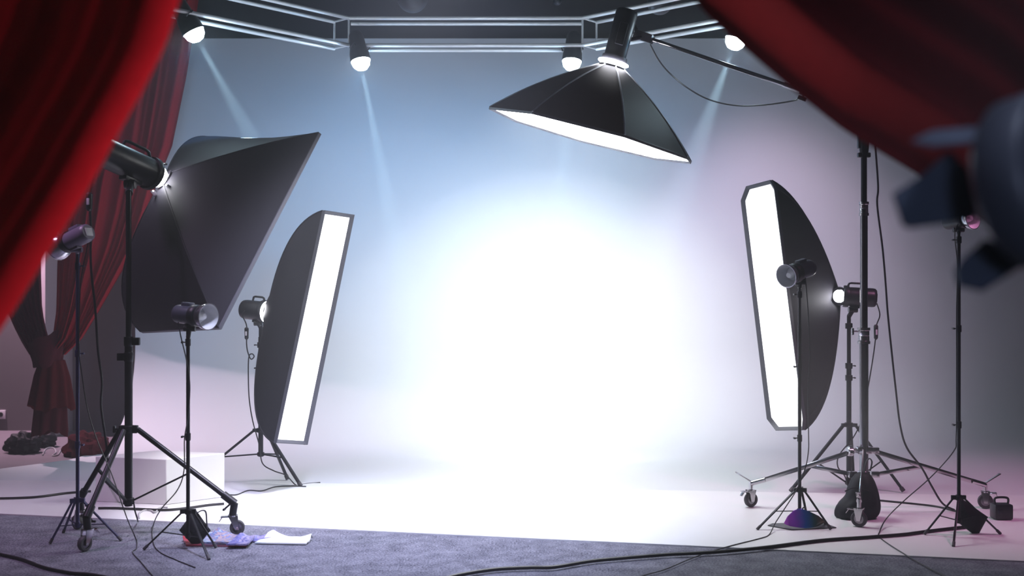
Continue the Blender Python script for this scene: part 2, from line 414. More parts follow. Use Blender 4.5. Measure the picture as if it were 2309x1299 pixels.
lb2.box((.08, 0, 0), (.06, .04, .045), Matrix.Translation(up2(lz2)), .006); lb2.box((-.08, 0, 0), (.06, .04, .045), Matrix.Translation(up2(lz2)), .006)
lb2.build('spreader', 'chrome', bs)
for (wx, wy, face) in ((1693, 1143, (.9, .4, 0)), (1937, 1188, (.8, -.5, 0)), (2222, 1147, (-1, .3, 0))):
    w = G(wx, wy, .012); d = w-bb; d.z = 0; L = d.length; d.normalize()
    top = w+V((0, 0, .125)); q = top+V((0, 0, .075))-d*.10
    a = up2(hz2)+d*.045
    leg = MB().bar(a, q, .012, .034).build('leg', 'chrome', bs)
    k = MB().tube([q, top+V((0, 0, .045))], .018, 12); k.tube([top+V((0, 0, .06)), top], .014, 12)
    k.bar(top+V((0, 0, .06)), top+V((0, 0, .125))+d*.11, .03, .008)
    k.build('caster_lock', 'chrome', leg)
    if wx != 1937:
        MB().bar(up2(lz2)+d*.09, a.lerp(q, .52), .01, .03).build('brace', 'chrome', bs)
    caster(w, .053, face, top, bs)

# boom pole with clamp
bp0, bp1 = P(1452, 83, 8.62), P(2105, 306, 7.55)
bdir = (bp1-bp0).normalized()
boom = thing('boom_pole', bp0, 'long thin metal boom pole sloping down from the overhead softbox', 'boom pole')
tt = (piv-bp0).dot(bdir); sh = piv-(bp0+bdir*tt)
bp1 = bp1+sh*1.2 if False else bp1
MB().tube([bp0, bp0+bdir*1.30], .016, 14).build('inner_tube', 'chrome_dark', boom)
MB().tube([bp0+bdir*1.2, bp1], .021, 14).build('outer_tube', 'chrome_dark', boom)
c_ = MB(); q = on_plane(1826, 210, bp0, bdir.cross(V((0, 0, 1))).normalized())
q = bp0+bdir*(q-bp0).dot(bdir)
c_.tube([q-bdir*.07, q+bdir*.07], .028, 14); c_.tube([q-bdir*.05, q-bdir*.05-V((0, 0, .05))], .007, 8)
c_.box((0, 0, 0), (.03, .03, .06), frame(q-bdir*.06-V((0, 0, .055)), bdir), .006); c_.build('clamp', 'black_metal', boom)
e_ = MB(); e_.box((0, 0, 0), (.07, .07, .16), frame(bp0+bdir*.0, bdir), .012); e_.tube([bp0-bdir*.05, bp0-bdir*.12+V((0, 0, .10))], .02, 12); e_.build('end_bracket', 'black_metal', boom)

# ---- thin light stands
def stand_px(label, px, d, top, hub, low, feet, brace_t, r, collars, **k):
    b = V(((px-CX)*d/FX, d, k.pop('z', 0.0)))
    return tripod(label, b, zof(top, d), zof(hub, d), zof(low, d), [G(x, y, b.z) for x, y in feet], brace_t, r, [(zof(c, d), kn) for c, kn in collars], **k)
KL, KR, KF = (-1, 0, 0), (1, 0, 0), (0, -1, 0)
stand_px('thin indigo light stand in front of the tied red curtain', 175, 7.02, 566, 1128, 1183, [(113, 1227), (273, 1220), (143, 1202)], .6, .0115, [(600, KR), (797, KR), (1003, KR)], m='blue_metal', upper=1.95, z=.005)
stand_px('thin black light stand with a black pouch slung on its legs', 424, 6.78, 760, 1153, 1207, [(325, 1240), (471, 1263), (487, 1236)], .55, .0115, [(772, KL), (985, KL)], m='black_metal', upper=1.45, z=.005)
stand_px('black light stand straddling the shiny visor', 1803, 7.4, 648, 1104, 1152, [(1708, 1195), (1873, 1195), (1822, 1176)], .55, .0115, [(664, KL), (827, KL), (988, KL)], m='black_metal', upper=1.35, z=.012)
stand_px('tall thin black light stand beneath the foreground spotlight', 2162, 7.1, 523, 1122, 1173, [(2085, 1206), (2150, 1233), (2255, 1205)], .5, .0115, [(541, KL), (741, KL), (958, KL)], m='black_metal', upper=1.9, z=.012)
stand_px('black tripod stand behind the glowing rectangular strip softbox', 588, 9.05, 735, 970, 1024, [(425, 1094), (678, 1098), (648, 1082)], .5, .02, [(778, KL), (830, KL)], upper=1.2, z=.006)
stand_px('sturdy black tripod stand behind the octagonal strip softbox', 1914, 8.85, 712, 958, 1088, [(1783, 1110), (2037, 1110), (1925, 1092)], .55, .02, [(735, None), (825, KR), (852, KR)], upper=1.0, z=.008)

# ================================================================= FLASH HEADS
def flash_head(label, base, fwd, upv, R, L, dish=None, body='slate_plastic', lit=None, panel=False, bracket=True, pole_top=None, handle='grip', vent=True):
    """base: front centre of the body; fwd: where it points; R body radius; L body length; dish=(r, depth)"""
    m = frame(base, fwd, upv); t = thing('studio_flash', base, label, 'studio flash')
    MB().lathe([(0, -L), (R*.8, -L), (R*.95, -L+.01), (R, -L+.03), (R, -.03), (R*.98, 0), (0, 0)], m, 26).build('body', body, t)
    MB().lathe([(R*.9, -.035), (R*1.14, -.035), (R*1.16, -.02), (R*1.16, 0), (R*1.1, .008), (R*.8, .008)], m, 26).build('mount_collar', 'black_plastic', t)
    if handle == 'grip':
        h = MB().box((0, R*1.05, -L*.5), (R*.75, R*.5, L*.42), m, .008); h.build('control_hump', body, t)
    else:
        h = MB().tube([m @ V(p) for p in ((0, R*.9, -L*.62), (0, R*1.35, -L*.58), (0, R*1.42, -L*.52), (0, R*1.42, -L*.2), (0, R*1.35, -L*.14), (0, R*.9, -L*.08))], R*.11, 8)
        h.build('handle', 'black_plastic', t)
    MB().box((0, 0, -L-.002), (R*.9, R*.9, .006), m, .002).build('rear_panel', 'label_white' if panel else 'black_plastic', t)
    if dish:
        r, dp = dish; pr = []
        for i in range(9):
            u = i/8; pr.append((R*.85+(r-R*.85)*math.sin(u*PI/2)**.9, .005+dp*u**1.15))
        dd = MB().lathe(pr+[(r*1.03, dp+.001), (r*1.03, dp+.006), (r*.97, dp+.006)], m, 36).build('reflector', 'silver', t)
        inn = [(rr-.003, z+.002) for rr, z in pr]
        MB().lathe([(0, .012), (R*.5, .012)]+inn, m, 36).build('reflector_lining', 'dish_inner', dd)
        MB().lathe([(R*.42, .012), (R*.42, .04), (R*.3, .055), (0, .06)], m, 18).build('glass_dome', 'dish_inner', dd)
    if lit:
        MB().lathe([(0, lit[1]), (lit[0]*.7, lit[1]*.8), (lit[0], lit[1]*.35), (lit[0]*.98, .006), (0, .006)], m, 24).build('flash_tube', 'flash_glow', t)
    if bracket:
        bt = MB(); bc = m @ V((0, -R*1.05, -L*.35)); pt = pole_top or bc-V((0, 0, .1))
        bt.box((0, -R*1.02, -L*.35), (R*.7, R*.35, L*.3), m, .005)
        bt.tube([bc, pt], R*.24, 12); bt.tube([bc.lerp(pt, .3)-V((.035, 0, 0)), bc.lerp(pt, .3)+V((.035, 0, 0))], R*.3, 12)
        bt.build('tilt_bracket', body if body != 'slate_plastic' else 'black_plastic', t)
    return t
def head_px(label, front, rear, d, dy, R, pole_px=None, pole_d=None, **k):
    """front/rear: centres of the body ends; dy: how much further the front is than the rear"""
    a = P(front[0], front[1], d); b = P(rear[0], rear[1], d-dy)
    pt = None
    if pole_px: pt = P(pole_px[0], pole_px[1], pole_d)
    return flash_head(label, a, a-b, V((0, 0, 1)), R, (a-b).length, pole_top=pt, **k)
ZU = V((0, 0, 1))
head_px('mauve studio flash turned away towards the red curtain, bowl reflector', (150, 548), (200, 523), 7.02, .10, .058, (175, 570), 7.02, dish=(.083, .085), body='mauve_plastic', panel=True)
head_px('grey studio flash with bright silver reflector before the large dark softbox', (447, 712), (399, 707), 6.75, -.10, .058, (424, 762), 6.78, dish=(.080, .085), body='slate_plastic')
head_px('grey studio flash with silver reflector before the octagonal strip softbox', (1789, 617), (1828, 603), 7.36, -.12, .058, (1803, 650), 7.4, dish=(.077, .075), body='slate_plastic')
head_px('black studio flash lit behind the glowing rectangular strip softbox', (600, 703), (549, 697), 9.03, -.10, .080, (588, 738), 9.05, body='black_plastic', lit=(.088, .05), handle='loop')
head_px('black studio flash lit behind the octagonal strip softbox', (1903, 668), (1976, 672), 8.85, .05, .076, (1914, 714), 8.85, body='black_plastic', lit=(.066, .07), handle='loop')
# far thin stand: only the small round reflector shows
fa = P(2174, 495, 7.14); fdir = V((.5, -.86, .10)).normalized()
flash_head('small round reflector flash on the tall stand beneath the foreground spotlight', fa, fdir, ZU, .05, .14, dish=(.073, .06), body='black_plastic', pole_top=P(2162, 525, 7.1))

# ================================================================= SOFTBOXES
def softbox(label, rim, apex, ring_r, diffuser, bulge=(.80, .42), concave=.06, lip=.03, inset=.022, ribs=None, rib_m='black_fabric', fab='black_fabric', rib_r=.006, rim_m='rim_fabric', bow=0.0):
    C = sum(rim, V())/len(rim)
    n = V()
    for i in range(len(rim)): n += (rim[i]-C).cross(rim[(i+1) % len(rim)]-C)
    n.normalize()
    if n.dot(C-apex) < 0: n = -n
    t = thing('softbox', apex, label, 'softbox')
    K = 8; NV = 14; ring = []
    def BL(i, f):
        if not isinstance(bulge[0], (tuple, list)): return bulge
        a, b = bulge[i], bulge[(i+1) % len(rim)]; f = f*f*(3-2*f)
        return (a[0]+(b[0]-a[0])*f, a[1]+(b[1]-a[1])*f)
    for i in range(len(rim)):
        for k in range(K): ring.append((rim[i].lerp(rim[(i+1) % len(rim)], k/K), math.sin(PI*k/K), BL(i, k/K)))
    def curve(Q, cc, v, bl=None):
        bl = bl or bulge
        w = Q-apex; h = w.dot(n); pr = w-n*h
        A = apex+pr.normalized()*ring_r
        B = apex+pr*(bl[0]-concave*cc)+n*h*bl[1]
        return A*(1-v)**2+B*2*v*(1-v)+Q*v*v
    mb = MB(); vs = []; N = len(ring)
    for j in range(NV+1):
        for Q, cc, bl in ring: vs.append(curve(Q, cc, j/NV, bl))
    mb.add(vs, [(j*N+i, j*N+(i+1) % N, (j+1)*N+(i+1) % N, (j+1)*N+i) for j in range(NV) for i in range(N)])
    mb.build('shell', fab, t, 30)
    li = MB(); nr = len(rim)
    def inward(w):
        out = []
        for i in range(nr):
            a, b, c = rim[i-1], rim[i], rim[(i+1) % nr]
            n1 = n.cross((b-a).normalized()); n2 = n.cross((c-b).normalized())
            if n1.dot(C-b) < 0: n1 = -n1
            if n2.dot(C-b) < 0: n2 = -n2
            m_ = (n1+n2).normalized(); out.append(b+m_*(w/max(.4, m_.dot(n1))))
        return out
    seq = [(.002, -.004), (-.002, .0), (-.002, lip), (.002, lip+.003), (.005, lip), (inset, lip*.2)]
    vs = []
    for w_, z in seq:
        for Q in inward(w_): vs.append(Q+n*z)
    rin = inward(inset-.003)
    li.add(vs, [(j*nr+i, j*nr+(i+1) % nr, (j+1)*nr+(i+1) % nr, (j+1)*nr+i) for j in range(len(seq)-1) for i in range(nr)])
    li.build('lip', rim_m, t)
    di = MB(); K2 = 6; pts = []
    for i in range(nr):
        for k in range(K2): pts.append(rin[i].lerp(rin[(i+1) % nr], k/K2))
    NN = len(pts); vs = [C+n*(lip*.2+bow)]; 
    for j in range(1, 9):
        s = j/8
        for Q in pts: vs.append(C+(Q-C)*s+n*(lip*.2+bow*(1-s*s)))
    fs = [(0, 1+i, 1+(i+1) % NN) for i in range(NN)]
    fs += [(1+j*NN+i, 1+(j+1)*NN+i, 1+(j+1)*NN+(i+1) % NN, 1+j*NN+(i+1) % NN) for j in range(7) for i in range(NN)]
    di.add(vs, fs); di.build('diffuser', diffuser, t, 80)
    for i in range(nr):
        if ribs is None or i in ribs:
            MB().tube([curve(rim[i], 0, j/16, BL(i, 0)) for j in range(17)], rib_r, 8).build('rib', rib_m, t)
    MB().lathe([(ring_r*.7, -.01), (ring_r*1.05, -.01), (ring_r*1.08, .0), (ring_r*1.05, .02), (ring_r*.7, .02), (ring_r*.7, -.01)], frame(apex, n), 24).build('speed_ring', 'black_metal', t)
    return t, n, C

# large dark softbox seen from behind
nA = V((.70, .456, -.54)).normalized(); cA = P(508, 528, 8.1)
rimA = [on_plane(x, y, cA, nA) for x, y in ((719, 299), (493, 739), (317, 748), (512, 325))]
apA = P(372, 406, 7.72)
sbA, nAA, cAA = softbox('large black softbox seen from behind, its face turned down to the backdrop', rimA, apA, .075, 'diffuser_dim', bulge=((.62, .50), (.62, .50), (.92, .26), (.90, .26)), concave=.02, lip=.02)
fwA = (apA-P(232, 342, 7.25)).normalized()
bigf = flash_head('big black studio flash with silver latches behind the large dark softbox', apA-fwA*.12, fwA, ZU, .10, .48, body='black_plastic', lit=(.085, .11), handle='loop', pole_top=P(291, 436, 7.2))
mA = frame(apA-fwA*.03, fwA)
for a_ in (70, 215, 290):
    q_ = V((math.cos(math.radians(a_)), math.sin(math.radians(a_)), 0))
    MB().bar(mA @ (q_*.105+V((0, 0, -.03))), mA @ (q_*.135+V((0, 0, .05))), .03, .014).build('latch', 'chrome', bigf)
# rectangular strip softbox (left)
nB = V((.86, -.50, .0)).normalized(); cB = P(705, 740, 8.75)
rimB = [on_plane(x, y, cB, nB) for x, y in ((727, 475), (793, 485), (687, 1002), (617, 998))]
apB = P(604, 703, 9.02)
softbox('tall rectangular strip softbox glowing white, tilted, beside the white plinth', rimB, apB, .07, 'diffuser', bulge=(.90, .22), concave=.02, lip=.03, inset=.026)
# octagonal strip softbox (right)
nC = V((-.80, -.60, .0)).normalized(); cC = P(1748, 690, 8.75)
octo = [(1676, 453), (1688, 421), (1741, 407), (1752, 425), (1817, 945), (1815, 969), (1755, 970), (1735, 944)]
rimC = [on_plane(x, y, cC, nC) for x, y in octo]
apC = P(1893, 668, 8.85)
softbox('tall octagonal strip softbox glowing white with cut corners', rimC, apC, .07, 'diffuser', bulge=(.86, .22), concave=.05, lip=.03, inset=.026)
# overhead softbox
aD = V((.26, -.072, .965)).normalized(); nD = -aD; cD = P(1331, 304, 8.5)
e1 = V((1, 0, 0)); e1 = (e1-nD*e1.dot(nD)).normalized(); e2 = nD.cross(e1); e2 = e2 if e2.y > 0 else -e2
rimD = [cD+(e1*math.cos(math.radians(a))+e2*math.sin(math.radians(a)))*.80 for a in (-2, 42, 92, 138, 182, 234, 284, 334)]
apD = P(1380, 152, 8.5)
softbox('overhead black softbox hanging from the boom, bright face turned down', rimD, apD, .10, 'diffuser_top', bulge=(.62, .42), concave=.02, lip=.015, inset=.02, rib_m='pale_seam', rib_r=.007)
flash_head('dark studio flash with lit tube above the overhead softbox', apD+aD*.05, -aD+V((0, 0, 0)), V((0, -1, 0)), .085, .40, body='lamp_black', lit=(.12, .05), handle='grip', bracket=False)
ml = MB().tube([apD+aD*.2, bp0], .016, 10)
tag(ml.build('mounting_arm', 'black_metal'), 'short dark arm joining the overhead flash to the boom pole', 'mounting arm')

# ================================================================= TRUSS + SPOTS
def truss(label, a, b, sec, hgt, side, frames=(0, 1), r=.017):
    a = V(a); b = V(b); d = (b-a).normalized(); s = V((-d.y, d.x, 0)).normalized()*side
    t = thing('lighting_truss', a, label, 'truss')
    for oz in (0, hgt):
        for k in (0, sec): MB().tube([a+s*k+V((0, 0, oz)), b+s*k+V((0, 0, oz))], r, 10).build('rail', 'rail', t)
    for e in frames:
        o = a if e == 0 else b
        q = [o, o+s*sec, o+s*sec+V((0, 0, hgt)), o+V((0, 0, hgt))]
        mb = MB()
        for i in range(4): mb.tube([q[i], q[(i+1) % 4]], r*.55, 8)
        mb.build('end_frame', 'rail', t)
    return t
TD = 9.62; tz = zof(102, TD); TH = .236
lA = P(786, 98, TD); rA = P(1313, 105, TD)
tL = V((P(797, 98, TD).x, TD, tz)); tR = V((P(1303, 98, TD).x, TD, tz))
truss('straight polished truss spanning the back above the backdrop', tL+V((-.05, 0, 0)), tR+V((.05, 0, 0)), .2, TH, 1, frames=())
pl = P(425, 20, 8.44); pr_ = P(1655, 36, 8.6)
truss('polished truss angling from the corner behind the front red curtain', V((tL.x-.04, tL.y, tz)), V((tL.x-.04, tL.y, tz))+(V((pl.x, pl.y, tz))-tL)*1.06, .2, TH, -1)
truss('polished truss angling over the boom pole towards the dark curtain', V((tR.x+.04, tR.y, tz)), V((tR.x+.04, tR.y, tz))+(V((pr_.x, pr_.y, tz))-tR)*1.4, .2, TH, 1)

def spot(label, px, py, d, aim, hang, glow='spot_glow', R=.085):
    c = P(px, py, d); f = (V(aim)-c).normalized(); m = frame(c, f)
    t = thing('stage_spotlight', c, label, 'spotlight', None)
    MB().lathe([(0, -.24), (R*.55, -.24), (R*.75, -.21), (R*.85, -.10), (R, -.04), (R*1.05, .03), (R*1.0, .03), (R*.93, -.03)], m, 24).build('housing', 'lamp_black', t)
    MB().lathe([(R*.95, -.005), (R*.97, .03), (R*.85, .07), (R*.55, .10), (0, .115)], m, 24).build('lens', glow, t)
    y = MB(); hp = V((c.x-f.x*.1, c.y-f.y*.1, hang))
    y.tube([m @ V((-R*1.1, 0, -.08)), m @ V((-R*1.1, R*.7, -.1)), hp+V((0, 0, -.03)), m @ V((R*1.1, R*.7, -.1)), m @ V((R*1.1, 0, -.08))], .008, 8)
    y.tube([hp+V((0, 0, -.06)), hp], .012, 8); y.build('yoke', 'lamp_black', t)
    return t, c, f
spots = []
for lab, px, py, d, aim in (
    ('lit spotlight hanging beside the front red curtain', 432, 64, 8.55, (-1.2, 8.9, 1.2)),
    ('lit spotlight hanging alone under the truss corner, clear of the overhead softbox', 812, 131, 9.6, (-.55, 8.9, .0)),
    ('lit spotlight just beside the overhead softbox flash', 1290, 132, 9.7, (.2, 8.9, .0)),
    ('lit spotlight half hidden by the dark curtain near the boom', 1662, 82, 8.75, (.85, 8.75, 1.0))):
    spots.append(spot(lab, px, py, d, aim, tz-.01))
# dark unlit lamps under the ceiling
def dome_lamp(label, px, py, d, R):
    c = P(px, py, d); t = thing('ceiling_lamp', (c.x, c.y, RZ), label, 'ceiling lamp')
    pr = [(R*math.sin(a), -R*math.cos(a)) for a in [PI*.02*i for i in range(28)]]
    MB().lathe(pr+[(R*.9, .1), (R*.5, .22), (0, .24)], Matrix.Translation(c), 28).build('dome', 'lamp_black', t)
    MB().tube([c+V((0, 0, .2)), V((c.x, c.y, RZ))], .015, 8).build('stem', 'lamp_black', t)
dome_lamp('dark unlit round lamp above the straight truss', 930, -6, 10.4, .145)
dome_lamp('dark unlit round lamp above the angled truss by the boom', 1488, 4, 9.4, .11)
dome_lamp('tiny dark lamp above the straight truss near the overhead flash', 1257, 2, 10.8, .042)

# ================================================================= CURTAINS
def lerp_tab(tab, y):
    if y <= tab[0][0]: (a, xa), (b, xb) = tab[0], tab[1]
    else:
        (a, xa), (b, xb) = tab[-2], tab[-1]
        for p, q in zip(tab, tab[1:]):
            if p[0] <= y <= q[0]: (a, xa), (b, xb) = p, q; break
    return xa+(xb-xa)*(y-a)/(b-a)
# front scarlet curtain, close to the camera
eL = [(-420, 560), (0, 405), (100, 375), (200, 325), (300, 268), (400, 215), (500, 155), (600, 92), (700, 32), (800, -35), (1000, -190), (1300, -430), (1900, -760), (2560, -930)]
def cur_left(u, v):
    y = -420+v*2980
    e = lerp_tab(eL, y); w = 780+60*math.sin(v*2)
    x = e-w*u
    uu = u+.012*math.sin(v*7+u*5)
    u0 = .165
    k = min(1, max(0, (u-u0*.6)/(u0*.8))); k = k*k*(3-2*k)
    d = 2.0+.085*(1-math.sqrt(max(0, 1-(max(0, u0-u)/u0*.985)**2)))
    d += k*(.026*(1-math.cos((uu-u0)*2*PI*4.1))+.007*math.sin(uu*2*PI*9.1+.3+v*2))
    return P(x, y, d)
tag(MB().grid(cur_left, 150, 100).build('stage_curtain', 'red_fore', None, 80), 'bright scarlet front curtain drawn aside, nearest the camera', 'curtain')
eR = [(1300, -200), (1540, -30), (1600, 40), (1700, 128), (1800, 213), (1900, 292), (2000, 352), (2060, 388), (2160, 452), (2309, 585), (2600, 860), (3100, 1300)]
def cur_right(u, v):
    x = 1330+v*1770
    e = lerp_tab(eR, x)
    y = e-u*900+0*v
    xx = x+u*240
    edge = math.exp(-(u/.10)**2)
    d = 2.25+.18*edge+.06*math.sin(u*2*PI*3.7+.5*math.sin(v*4))*(1-edge)
    return P(xx, y, d)
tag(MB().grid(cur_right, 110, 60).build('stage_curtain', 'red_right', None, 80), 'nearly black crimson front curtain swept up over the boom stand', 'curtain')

# tied curtain further back
DT = 10.3
tc_ = P(112, 800, DT)
ct = thing('tied_curtain', (tc_.x, tc_.y, zof(975, DT)), 'tied-back red curtain gathered in a knot behind the roller stand', 'curtain')
rR = [(-330, 500), (100, 432), (175, 420), (330, 388), (420, 352), (480, 335), (557, 306), (597, 284), (711, 218), (766, 184), (800, 148)]
rLft = [(-330, 190), (100, 150), (400, 136), (560, 130), (700, 127), (765, 118), (800, 96)]
def drape_r(u, v):
    y = -330+1130*v; a, b = lerp_tab(rLft, y), lerp_tab(rR, y)
    amp = .075*(1-.55*v); ph = u**.9*2*PI*7.5+1.5*math.sin(u*6)+.6*math.sin(u*17)
    return P(a+(b-a)*u, y, DT-.03+amp*math.sin(ph)+.05*math.sin(u*9+v*2)-.10*math.sin(PI*u)*(v**2)+.16*max(0, (v-.93)/.07)**2)
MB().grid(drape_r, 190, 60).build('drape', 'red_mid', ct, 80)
lL = [(-330, -330), (300, -170), (560, -60), (700, 15), (760, 42), (800, 66)]
lR = [(-330, 130), (400, 95), (560, 91), (700, 95), (760, 108), (800, 124)]
def drape_l(u, v):
    y = -330+1130*v; a, b = lerp_tab(lL, y), lerp_tab(lR, y)
    return P(a+(b-a)*u, y, DT+.12+.07*(1-.5*v)*math.sin(u*2*PI*8+1)-.08*math.sin(PI*u)*(v**2)+.05*max(0, (v-.93)/.07)**2)
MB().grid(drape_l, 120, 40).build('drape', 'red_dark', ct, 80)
def band(u, v):
    a = u*2*PI; y = 758+68*v; c = P(107, y, DT)
    w = (.175-.06*v+.012*math.sin(9*a+v*5))*(1+.0*v)
    return c+V((math.cos(a)*w, math.sin(a)*.13, .07*math.cos(a)*(1-v)+.01*math.sin(6*a)))
MB().grid(band, 60, 10).build('tieback', 'red_dark', ct, 80)
def tail(y0, y1, L, Rr, dd, nf, seed):
    def fn(u, v):
        y = y0+(y1-y0)*v; a = lerp_tab(L, y); b = lerp_tab(Rr, y); an = u*2*PI
        hw = (b-a)/2*DT/FX; k = 1+(.05+.10*v)*math.sin(nf*an+seed+.8*v)
        c = P((a+b)/2, y+6*math.sin(3*an+seed)*v, DT+dd)
        return c+V((math.cos(an)*hw*k, math.sin(an)*hw*.7*k, .012*math.sin(nf*an)*v))
    return fn
MB().grid(tail(812, 920, [(812, 90), (850, 80), (920, 70)], [(812, 145), (850, 155), (920, 164)], 0, 9, .5), 110, 18).build('tail', 'red_tail', ct, 80)
MB().grid(tail(905, 976, [(905, 80), (976, 74)], [(905, 150), (976, 150)], .0, 8, 2.), 110, 12).build('tail', 'red_dark', ct, 80)

# ================================================================= FOREGROUND SPOTLIGHT
DF = 1.5; fc = P(2335, 415, DF); fz = V((-.56, .80, -.16)).normalized(); mf = frame(fc, fz)
fs_ = thing('foreground_spotlight', fc, 'big blurred black spotlight with barn doors close to the camera', 'spotlight')
MB().lathe([(0, -.30), (.075, -.30), (.088, -.28), (.092, -.10), (.100, -.085), (.100, -.07), (.088, -.05), (.088, .0), (0, .0)], mf, 40).build('housing', 'lamp_black', fs_)
MB().lathe([(.086, -.045), (.116, -.045), (.121, -.035), (.121, .012), (.113, .022), (.092, .022), (.088, .0), (.086, -.045)], mf, 44).build('front_ring', 'lamp_black', fs_)
MB().lathe([(.1215, -.022), (.1232, -.018), (.1232, -.004), (.1215, .0)], mf, 20, PI*.62, PI*1.02).build('red_glint_band', 'red_glint', fs_)  # orange-red reflection on the ring, put in as a coloured arc
MB().lathe([(.1005, -.085), (.1035, -.08), (.1035, -.066), (.1005, -.06)], mf, 44).build('rear_highlight_band', 'blue_sheen', fs_)  # blue highlight on the housing, put in as a bluish ring
def leaf(px, c, n, hinge):
    pl_ = [on_plane(x, y, c, n) for x, y in px]
    lf = MB().prism(pl_, n*.004).build('barn_door', 'leaf_black', fs_)
    MB().tube([V(p) for p in hinge], .006, 8).build('hinge', 'lamp_black', lf)
n1 = V((.45, -.88, .10)).normalized(); c1 = P(2110, 430, 1.62)
leaf([(2012, 437), (2075, 398), (2138, 342), (2172, 380), (2192, 495), (2050, 516), (2034, 508)], c1, n1, (on_plane(2172, 380, c1, n1), on_plane(2190, 490, c1, n1)))
n2 = V((.15, -.75, .62)).normalized(); c2 = P(2240, 600, 1.58)
leaf([(2150, 614), (2166, 588), (2216, 546), (2290, 560), (2360, 572), (2300, 604), (2216, 658), (2160, 646)], c2, n2, (on_plane(2216, 548, c2, n2), on_plane(2320, 570, c2, n2)))
n3 = V((.12, -.36, .93)).normalized(); c3 = P(2180, 312, 1.58)
leaf([(2056, 322), (2100, 300), (2180, 292), (2300, 288), (2320, 305), (2230, 322), (2110, 332)], c3, n3, (on_plane(2230, 318, c3, n3), on_plane(2320, 300, c3, n3)))
yk = MB().tube([mf @ V((-.125, 0, -.14)), mf @ V((-.125, .10, -.14)), mf @ V((0, .16, -.14)), mf @ V((.125, .10, -.14)), mf @ V((.125, 0, -.14))], .010, 10)
yk.build('yoke', 'blue_sheen', fs_)

# ================================================================= PLINTH, FLOOR ITEMS
pf = G(375, 1139, .012); plw = V((0, 0, .012))
A_, B_, C_ = G(215, 1131, .012), pf, G(507, 1121, .012)
D_ = A_+C_-B_; H_ = .335
pm = MB(); bm_ = [A_, B_, C_, D_]
pm.prism(bm_, (0, 0, H_))
pl_o = pm.build('plinth', 'white_box')
bv = pl_o.modifiers.new('edge', 'BEVEL'); bv.width = .006; bv.segments = 2
tag(pl_o, 'white painted wooden plinth box behind the roller stand', 'plinth')

# sandbag straddling the boom stand
def sandbag():
    rows = [(1064, 1938, 1956, .02), (1068, 1931, 1961, .045), (1078, 1922, 1968, .065), (1091, 1916, 1974, .085), (1104, 1910, 1978, .095), (1116, 1907, 1981, .10), (1125, 1901, 1983, .11), (1134, 1891, 1984, .115), (1146, 1884, 1984, .115), (1158, 1883, 1981, .11), (1170, 1886, 1974, .10), (1178, 1891, 1968, .085)]
    d = 7.66; t = thing('sandbag', P(1932, 1172, d), 'lumpy black sandbag slumped over the boom stand leg', 'sandbag')
    n = 40; vs = []; fs = []
    for j, (y, a, b, dp) in enumerate(rows):
        for k in range(n):
            an = 2*PI*k/n; c = P((a+b)/2, y, d); hw = (b-a)/2*d/FX
            q = 1+.13*noise.noise(V((math.cos(an)*2.6, math.sin(an)*2.6, j*.6)))
            p = c+V((math.cos(an)*hw*q, math.sin(an)*dp*q, 0)); p.z = max(.013, p.z); vs.append(p)
    for j in range(len(rows)-1):
        for k in range(n): fs.append((j*n+k, j*n+(k+1) % n, (j+1)*n+(k+1) % n, (j+1)*n+k))
    fs.append(tuple(range(n))); fs.append(tuple((len(rows)-1)*n+k for k in range(n)))
    MB().add(vs, fs); mb = MB(); mb.add(vs, fs); o = mb.build('bag', 'black_fabric', t, 80)
    sb = o.modifiers.new('soft', 'SUBSURF'); sb.levels = 1; sb.render_levels = 1
    MB().tube(smooth_path([P(1946, 1078, d-.03), P(1952, 1045, d-.02), P(1960, 1034, d-.02), P(1966, 1042, d-.02), P(1962, 1062, d-.03)]), .012, 8, .35).build('strap', 'black_fabric', t)
    sm = MB().tube(smooth_path([P(1905, 1108, d-.09), P(1925, 1100, d-.105), P(1950, 1105, d-.105), P(1974, 1112, d-.06)]), .004, 6); sm.build('seam', 'black_fabric', t)
sandbag()

# pouches hanging on the thin stands
def pouch(label, quad, d, thick, strap=None):
    c = [P(x, y, d) for x, y in quad]; cc = sum(c, V())/len(c)
    t = thing('pouch', cc, label, 'pouch')
    def fn(s):
        def g(u, v):
            p = c[0].lerp(c[1], u).lerp(c[3].lerp(c[2], u), v); b = (math.sin(PI*u)*math.sin(PI*v))**.6
            return p+V((0, s*thick*b*(1+.25*noise.noise(V((u*4, v*4, s)))), 0))
        return g
    mb = MB(); mb.grid(fn(-1), 20, 20); mb.grid(fn(1), 20, 20); mb.build('bag', 'black_fabric', t, 80)
    if strap: MB().tube(smooth_path([P(x, y, d-.01) for x, y in strap]), .012, 8, .3).build('strap', 'black_fabric', t)
    return t
pouch('black pouch with strap hanging by the scattered magazines', [(440, 1147), (475, 1196), (442, 1238), (404, 1196)], 6.86, .03, [(446, 1156), (456, 1151), (464, 1155), (466, 1175), (467, 1192)])
pouch('black cloth pouch hanging on the stand beneath the foreground spotlight', [(2168, 1124), (2228, 1166), (2203, 1212), (2152, 1172)], 7.18, .035)

